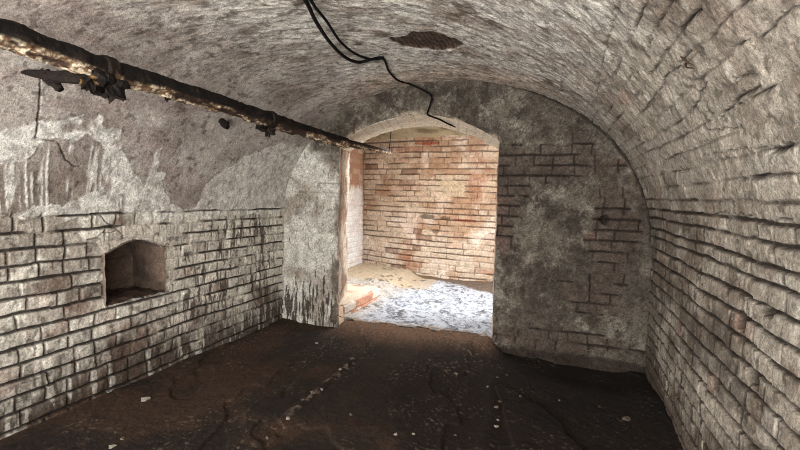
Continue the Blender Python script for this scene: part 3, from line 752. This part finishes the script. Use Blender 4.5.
# ------------------------------------------------------------------ the old pipe
def pipe():
    root = bpy.data.objects.new('rusty_pipe', None); C.objects.link(root); root.location = (0, 0, 0)
    tag(root, 'long rusted pipe with flaking pale scale hung under the left side of the vault', 'pipe')
    X0 = -1.76
    def zc(y): return np.interp(y, [.2, .96, 1.3, 1.83, 2.34, 2.77, 3.39, 4.58], [1.845, 1.81, 1.787, 1.782, 1.767, 1.752, 1.742, 1.765])
    def run(name, y0, y1, r0, r1, ny, nth, amp, seed):
        ys = np.linspace(y0, y1, ny); th = np.arange(nth) / nth * 2 * math.pi
        Y, T = np.meshgrid(ys, th, indexing='ij'); y = Y.ravel(); t = T.ravel()
        a = np.cos(t); b = np.sin(t)
        lo = ss(-.34, -.60, b - .35 * ss(2.45, 2.9, y) + .16 * fbm(y * 9, a * 2 + 7, 3, seed + 3))                      # pale scale below, with the underside's brightness and shaded top put into the colour
        ch = fbm(y * 16, a * 2.4 + b * 1.1 + 5, 4, seed); ch2 = fbm(y * 40, a * 5 + b * 3, 3, seed + 1)
        r = r0 + (r1 - r0) * (y - y0) / (y1 - y0) + amp * (.6 * ch + .35 * ch2) + amp * .7 * lo * ss(-.1, .4, ch)
        P = np.stack([X0 + r * a, y, zc(y) + r * b], -1)
        top = mix(np.tile(lin(20, 16, 14), (len(y), 1)), lin(42, 32, 26), ss(.2, .8, ch))
        bot = mix(np.tile(lin(104, 80, 58), (len(y), 1)), lin(206, 190, 164), ss(.0, .5, fbm(y * 55, a * 7 + b * 4, 3, seed + 9) + .5 * ch))
        bot = mix(bot, lin(52, 38, 30), ss(.05, .35, fbm(y * 7, a * 2, 3, seed + 7) + .35 * ss(1.5, 2.3, y) * ss(3.0, 2.5, y)))
        col = mix(top, bot, lo)
        F = []
        i = np.arange(ny - 1)[:, None] * nth; k = np.arange(nth)[None, :]
        F = np.stack([i + k, i + (k + 1) % nth, i + nth + (k + 1) % nth, i + nth + k], -1).reshape(-1, 4)
        return make_mesh(name, P, F, col, M_rust, kind=None, parent=root)
    run('pipe_run', -.9, 3.50, .045, .044, 900, 40, .009, 700)
    run('thin_pipe', 3.44, 4.60, .034, .022, 240, 24, .004, 720)
    # collar at a joint
    def collar(y, w, r, seed):
        ys = np.linspace(y - w / 2, y + w / 2, 14); P, F = tube([(X0, a, float(zc(a))) for a in ys], [r * .93] + [r] * 12 + [r * .93], 28, .004, seed)
        c = mix(np.tile(lin(34, 26, 21), (len(P), 1)), lin(120, 90, 60), ss(.3, .9, fbm(P[:, 1] * 30, P[:, 0] * 30 + P[:, 2] * 20, 3, seed)))
        return py_mesh('collar', P, F, M_rust, root, c)
    collar(1.33, .05, .054, 731); collar(2.42, .05, .055, 732)
    # wall bracket at each joint: bar from the haunch under the pipe, with a ragged lump of scale
    for (yb, ys_, ss_, seed, small) in ((1.20, 1.312, 1.871, 741, False),):
        br = bpy.data.objects.new('wall_bracket', None); C.objects.link(br); br.parent = root
        wx, wy, wz = on_vault(ys_, ss_, -.02)
        P, F = tube([(wx, wy, wz), (wx * .6 + X0 * .4, wy * .6 + yb * .4, wz * .6 + 1.715 * .4), (X0 - .04, yb + .02, 1.728), (X0 + .01, yb + .14, 1.730)], [.006, .020, .026, .016], 8, .004, seed, 8)
        py_mesh('iron_bar', P, F, M_iron, br, None, False)
        P, F = tube([(X0 - .22, yb + .03, 1.765), (X0 - .20, yb + .045, 1.735), (X0 - .17, yb + .06, 1.700)], [.020, .026, .014], 8, .006, seed + 1, 6)
        py_mesh('lug', P, F, M_iron, br, None, False)
        P = []; F = []
        for k in range(5):                                           # pale broken coil on the bar
            c = np.array([X0 - .06 + k * .012, yb + .03 + k * .018, 1.752 - k * .002])
            p, f = tube([c + np.array([0, .012 * math.cos(a), .012 * math.sin(a)]) for a in np.linspace(-1.9, 2.2, 7)], .0022, 5)
            F += [[i + len(P) for i in q] for q in f]; P += list(p)
        o = py_mesh('wire_coil', np.array(P), F, simple_mat('pale limed wire', (190, 184, 172), .7), br); o['label'] = 'pale limed wire coil'
    for (yb, r, dz, seed) in ((1.335, .050, -.056, 751), (1.26, .040, -.056, 753), (2.40, .050, -.052, 761), (1.62, .02, -.040, 771)):
        N = 26; P = []; F = []
        th = np.linspace(0, math.pi, N // 2); ph = np.arange(N) / N * 2 * math.pi
        A, Bq = np.meshgrid(th, ph, indexing='ij'); a = A.ravel(); b = Bq.ravel()
        q = fbm(a * 2.1 + 3, np.cos(b) * 1.6 + np.sin(b) + 4, 3, seed)
        rr = r * (1 + .75 * q)
        P = np.stack([X0 + rr * np.sin(a) * np.cos(b) * .9, yb + 1.25 * rr * np.sin(a) * np.sin(b), zc(yb) + dz + rr * np.cos(a)], -1)
        i = np.arange(N // 2 - 1)[:, None] * N; k = np.arange(N)[None]
        F = np.stack([i + k, i + (k + 1) % N, i + N + (k + 1) % N, i + N + k], -1).reshape(-1, 4)
        c = mix(np.tile(lin(22, 17, 14), (len(P), 1)), lin(120, 90, 56), ss(.6, .95, fbm(P[:, 1] * 60, P[:, 2] * 60, 3, seed + 2)))
        py_mesh('rust_lump', P, [list(f) for f in F], M_rust, root, c, False)
pipe()

P, F = tube([(-1.772, 4.60, 1.745), (-1.770, 4.60, 1.86), (-1.768, 4.62, 2.00), (-1.768, 4.60, 2.30)], .0055, 8, 0, 0, 5)
tag(py_mesh('hanger_wire', P, F, M_iron), 'thin dark wire rising from the far end of the rusted pipe in the doorway', 'wire')

# ------------------------------------------------------------------ cables
c1 = [(1.80, 3.09), (1.991, 3.034), (2.165, 2.977), (2.436, 2.915), (2.685, 2.891), (2.83, 2.919), (2.886, 2.984), (2.955, 3.055)]
off = [.02, .02, .03, .045, .05, .045, .03, .014]
pts = [on_vault(y, s, o) for (y, s), o in zip(c1, off)]
pts += [on_vault(y, s, .012) for y, s in ((3.246, 2.988), (3.50, 2.972), (3.66, 3.02))]
pts += [(-1.063, 3.70, 2.162), (-1.061, 3.705, 2.08), (-1.083, 3.70, 2.00), (-1.055, 3.76, 1.985), (-1.008, 3.85, 1.972), (-.965, 4.0, 1.955), (-.93, 4.12, 1.948)]
P, F = tube(pts, [.0105] * 7 + [.0095] + [.0078] * (len(pts) - 8), 10, 0, 0, 10)
tag(py_mesh('hanging_cable', P, F, M_cable), 'black cable drooping from the vault and running on over the doorway arch', 'cable', )
c2 = [(1.81, 3.12), (2.005, 3.06), (2.192, 3.025), (2.471, 2.965), (2.68, 2.967), (2.86, 3.003), (2.935, 3.06)]
pts = [on_vault(y, s, o) for (y, s), o in zip(c2, [.02, .02, .025, .035, .04, .03, .018])]
P, F = tube(pts, .0078, 10, 0, 0, 10)
tag(py_mesh('hanging_cable', P, F, M_cable), 'thinner black cable sagging just above the thicker one and ending at their shared hook', 'cable')
a = on_vault(2.95, 3.058, -.02); b = on_vault(2.945, 3.058, .024)
P, F = tube([a, b, (b[0] - .012, b[1] + .004, b[2] + .004)], .004, 7)
tag(py_mesh('iron_hook', P, F, M_iron), 'small iron hook in the vault where the two black cables meet', 'hook')

# stubs and nails left in the vault
for i, (s0, s1_, o0, o1, r, lab) in enumerate((
        ((1.71, 4.742), (1.605, 4.805), -.01, .022, .004, 'upper of two rusty nails sticking out of the right side of the vault'),
        ((1.735, 4.768), (1.63, 4.812), -.01, .016, .0032, 'lower of two rusty nails sticking out of the right side of the vault'))):
    P, F = tube([on_vault(*s0, o0), on_vault((s0[0] + s1_[0]) / 2, (s0[1] + s1_[1]) / 2, .014), on_vault(*s1_, o1)], [r, r * .9, r * .4], 7, 0, 0, 5)
    tag(py_mesh('rusty_nail', P, F, M_wood), lab, 'nail', 'nails in the vault')
a, b = on_vault(2.54, 1.872, -.02), on_vault(2.54, 1.872, .05)
P, F = tube([a, b, (b[0] + .02, b[1], b[2] - .012)], [.020, .026, .018], 9, .006, 790, 5)
tag(py_mesh('iron_stub', P, F, M_iron, None, None, False), 'short dark iron stub sticking out of the vault below the rusted pipe', 'stub')

# ------------------------------------------------------------------ stones on the soil
def stone_mesh(seed):
    rs = np.random.RandomState(seed); N = 16
    th = np.linspace(0, math.pi, 10); ph = np.arange(N) / N * 2 * math.pi
    A, Bq = np.meshgrid(th, ph, indexing='ij'); a = A.ravel(); b = Bq.ravel()
    q = fbm(np.sin(a) * np.cos(b) * 1.4 + 3 + seed, np.sin(a) * np.sin(b) * 1.4 + np.cos(a) * 1.1, 3, seed)
    r = 1 + .45 * q
    P = np.stack([r * np.sin(a) * np.cos(b), .75 * r * np.sin(a) * np.sin(b), .55 * r * np.cos(a)], -1)
    i = np.arange(9)[:, None] * N; k = np.arange(N)[None]
    F = np.stack([i + k, i + (k + 1) % N, i + N + (k + 1) % N, i + N + k], -1).reshape(-1, 4)
    me = bpy.data.meshes.new('stone')
    me.from_pydata([tuple(p) for p in P], [], [tuple(f) for f in F]); me.update()
    col = np.tile(lin(*[(108, 96, 84), (86, 75, 64), (146, 138, 126), (72, 61, 51)][seed % 4]), (len(P), 1)) * (1 + .15 * q)[:, None]
    at = me.color_attributes.new('albedo', 'FLOAT_COLOR', 'POINT'); c4 = np.ones((len(P), 4), np.float32); c4[:, :3] = col; at.data.foreach_set('color', c4.ravel())
    me.materials.append(M_stone); return me
SM = [stone_mesh(800 + k) for k in range(8)]
named = [(-2.31, 1.94, .026, 2, 'pale fist-sized stone on the soil near the foot of the left wall'),
         (-2.07, 1.60, .014, 0, 'small pale stone at the bottom left of the floor, farther of a close pair'),
         (-2.05, 1.53, .017, 2, 'small pale stone at the bottom left of the floor, nearer of a close pair'),
         (-1.40, 1.90, .013, 0, 'small pale stone standing alone in the middle foreground of the floor'),
         (-1.89, 3.25, .014, 2, 'small pale stone on the soil in front of the whitewashed pier'),
         (.45, 2.87, .022, 1, 'grey stone on the dark soil close to the right wall')]
row1 = [(-1.40, 2.09), (-1.44, 3.02), (-1.43, 2.9), (-1.43, 2.8), (-1.40, 2.48), (-1.41, 2.35), (-1.44, 2.31), (-1.42, 2.40), (-1.45, 2.44)]
row2 = [(-.71, 3.26), (-.64, 3.08), (-.69, 3.12), (-.68, 3.19), (-.29, 3.23), (-.35, 3.13), (-.29, 2.78), (-.27, 2.54), (-.27, 2.47), (-.30, 2.68), (-.39, 2.95), (-.68, 2.21), (-.77, 2.17), (-.39, 2.31), (-.47, 2.31),
        (-.17, 2.88), (.07, 2.95), (.31, 2.97), (-1.09, 2.27), (-.89, 3.27)]
def put(x, y, r, k, label, grp, rot):
    o = bpy.data.objects.new('stone', SM[k]); C.objects.link(o)
    z = float(floor_z(np.array([x]), np.array([y]))[0]); o.location = (x, y, z + r * .12); o.scale = (r, r, r); o.rotation_euler = (0, 0, rot)
    tag(o, label, 'stone', grp)
rs = np.random.RandomState(5)
for x, y, r, k, lab in named: put(x, y, r, k, lab, 'single stones on the soil', rs.rand() * 6)
for x, y in row1: put(x, y, .008 + .008 * rs.rand(), rs.randint(0, 3), 'small pale pebble in the line of pebbles along the left rut of the soil', 'pebbles along the left rut', rs.rand() * 6)
for x, y in row2: put(x, y, .007 + .009 * rs.rand(), rs.randint(0, 4), 'small pebble scattered on the dark soil to the right of the line of pebbles', 'pebbles scattered right of the rut', rs.rand() * 6)

# ------------------------------------------------------------------ light
def area(name, loc, aim, sx, sy, power, rgb, spread=math.pi):
    l = bpy.data.lights.new(name, 'AREA'); l.shape = 'RECTANGLE'; l.size = sx; l.size_y = sy; l.energy = power; l.color = rgb; l.spread = spread
    o = bpy.data.objects.new(name, l); C.objects.link(o); o.location = loc
    o.rotation_euler = (Vector(aim) - Vector(loc)).to_track_quat('-Z', 'Y').to_euler()
    return o
area('daylight_behind', (-.93, -1.28, 1.0), (-.93, 3.7, 2.3), 3.0, 1.7, 245, (1., .98, .955))
area('added_fill_left', (-2.5, -.45, 1.2), (.4, 1.6, 1.9), 1.2, 1.3, 52, (1., .98, .955))  # unseen fill lamp added to brighten the right wall and vault; no opening here
area('added_fill_right', (.62, -.65, 1.2), (-2.3, 1.8, 1.9), 1.0, 1.3, 54, (1., .98, .955))  # second unseen fill lamp, added on the right to brighten the left wall
area('daylight_shaft', (-1.0, 4.81, 2.85), (-1.0, 4.81, 0), 2.5, .55, 175, (.92, .96, 1.))
area('daylight_passage', (2.2, 4.95, 1.3), (-2.7, 5.1, .7), 1.0, 1.5, 105, (1., .98, .95))
w = bpy.data.worlds.new('World'); SC.world = w; w.use_nodes = True
w.node_tree.nodes['Background'].inputs[0].default_value = (.8, .85, .9, 1); w.node_tree.nodes['Background'].inputs[1].default_value = .25

# ------------------------------------------------------------------ camera
def camera(f=440., vp=(557, 198), roll=1.2, h=1.3):
    r = math.radians(roll); x = vp[0] - 400; y = 225 - vp[1]
    xu = x * math.cos(r) - y * math.sin(r); yu = x * math.sin(r) + y * math.cos(r)
    p = math.atan(yu / f); a = math.atan(xu / f * math.cos(p))
    Fw = Vector((-math.sin(a) * math.cos(p), math.cos(a) * math.cos(p), -math.sin(p))); R = Vector((math.cos(a), math.sin(a), 0)); U = R.cross(Fw)
    R2 = R * math.cos(r) + U * math.sin(r); U2 = -R * math.sin(r) + U * math.cos(r)
    cd = bpy.data.cameras.new('camera'); cd.sensor_width = 36; cd.lens = f / 800 * 36; cd.clip_start = .02
    o = bpy.data.objects.new('camera', cd); C.objects.link(o)
    M = Matrix((R2, U2, -Fw)).transposed().to_4x4(); M.translation = Vector((0, 0, h)); o.matrix_world = M
    SC.camera = o
camera()
SC.cycles.filter_width = 1.0; SC.cycles.denoising_prefilter = 'NONE'
SC.view_settings.view_transform = 'Standard'; SC.view_settings.look = 'None'; SC.view_settings.gamma = 1
SC.view_settings.use_curve_mapping = False; SC.view_settings.exposure = 0.
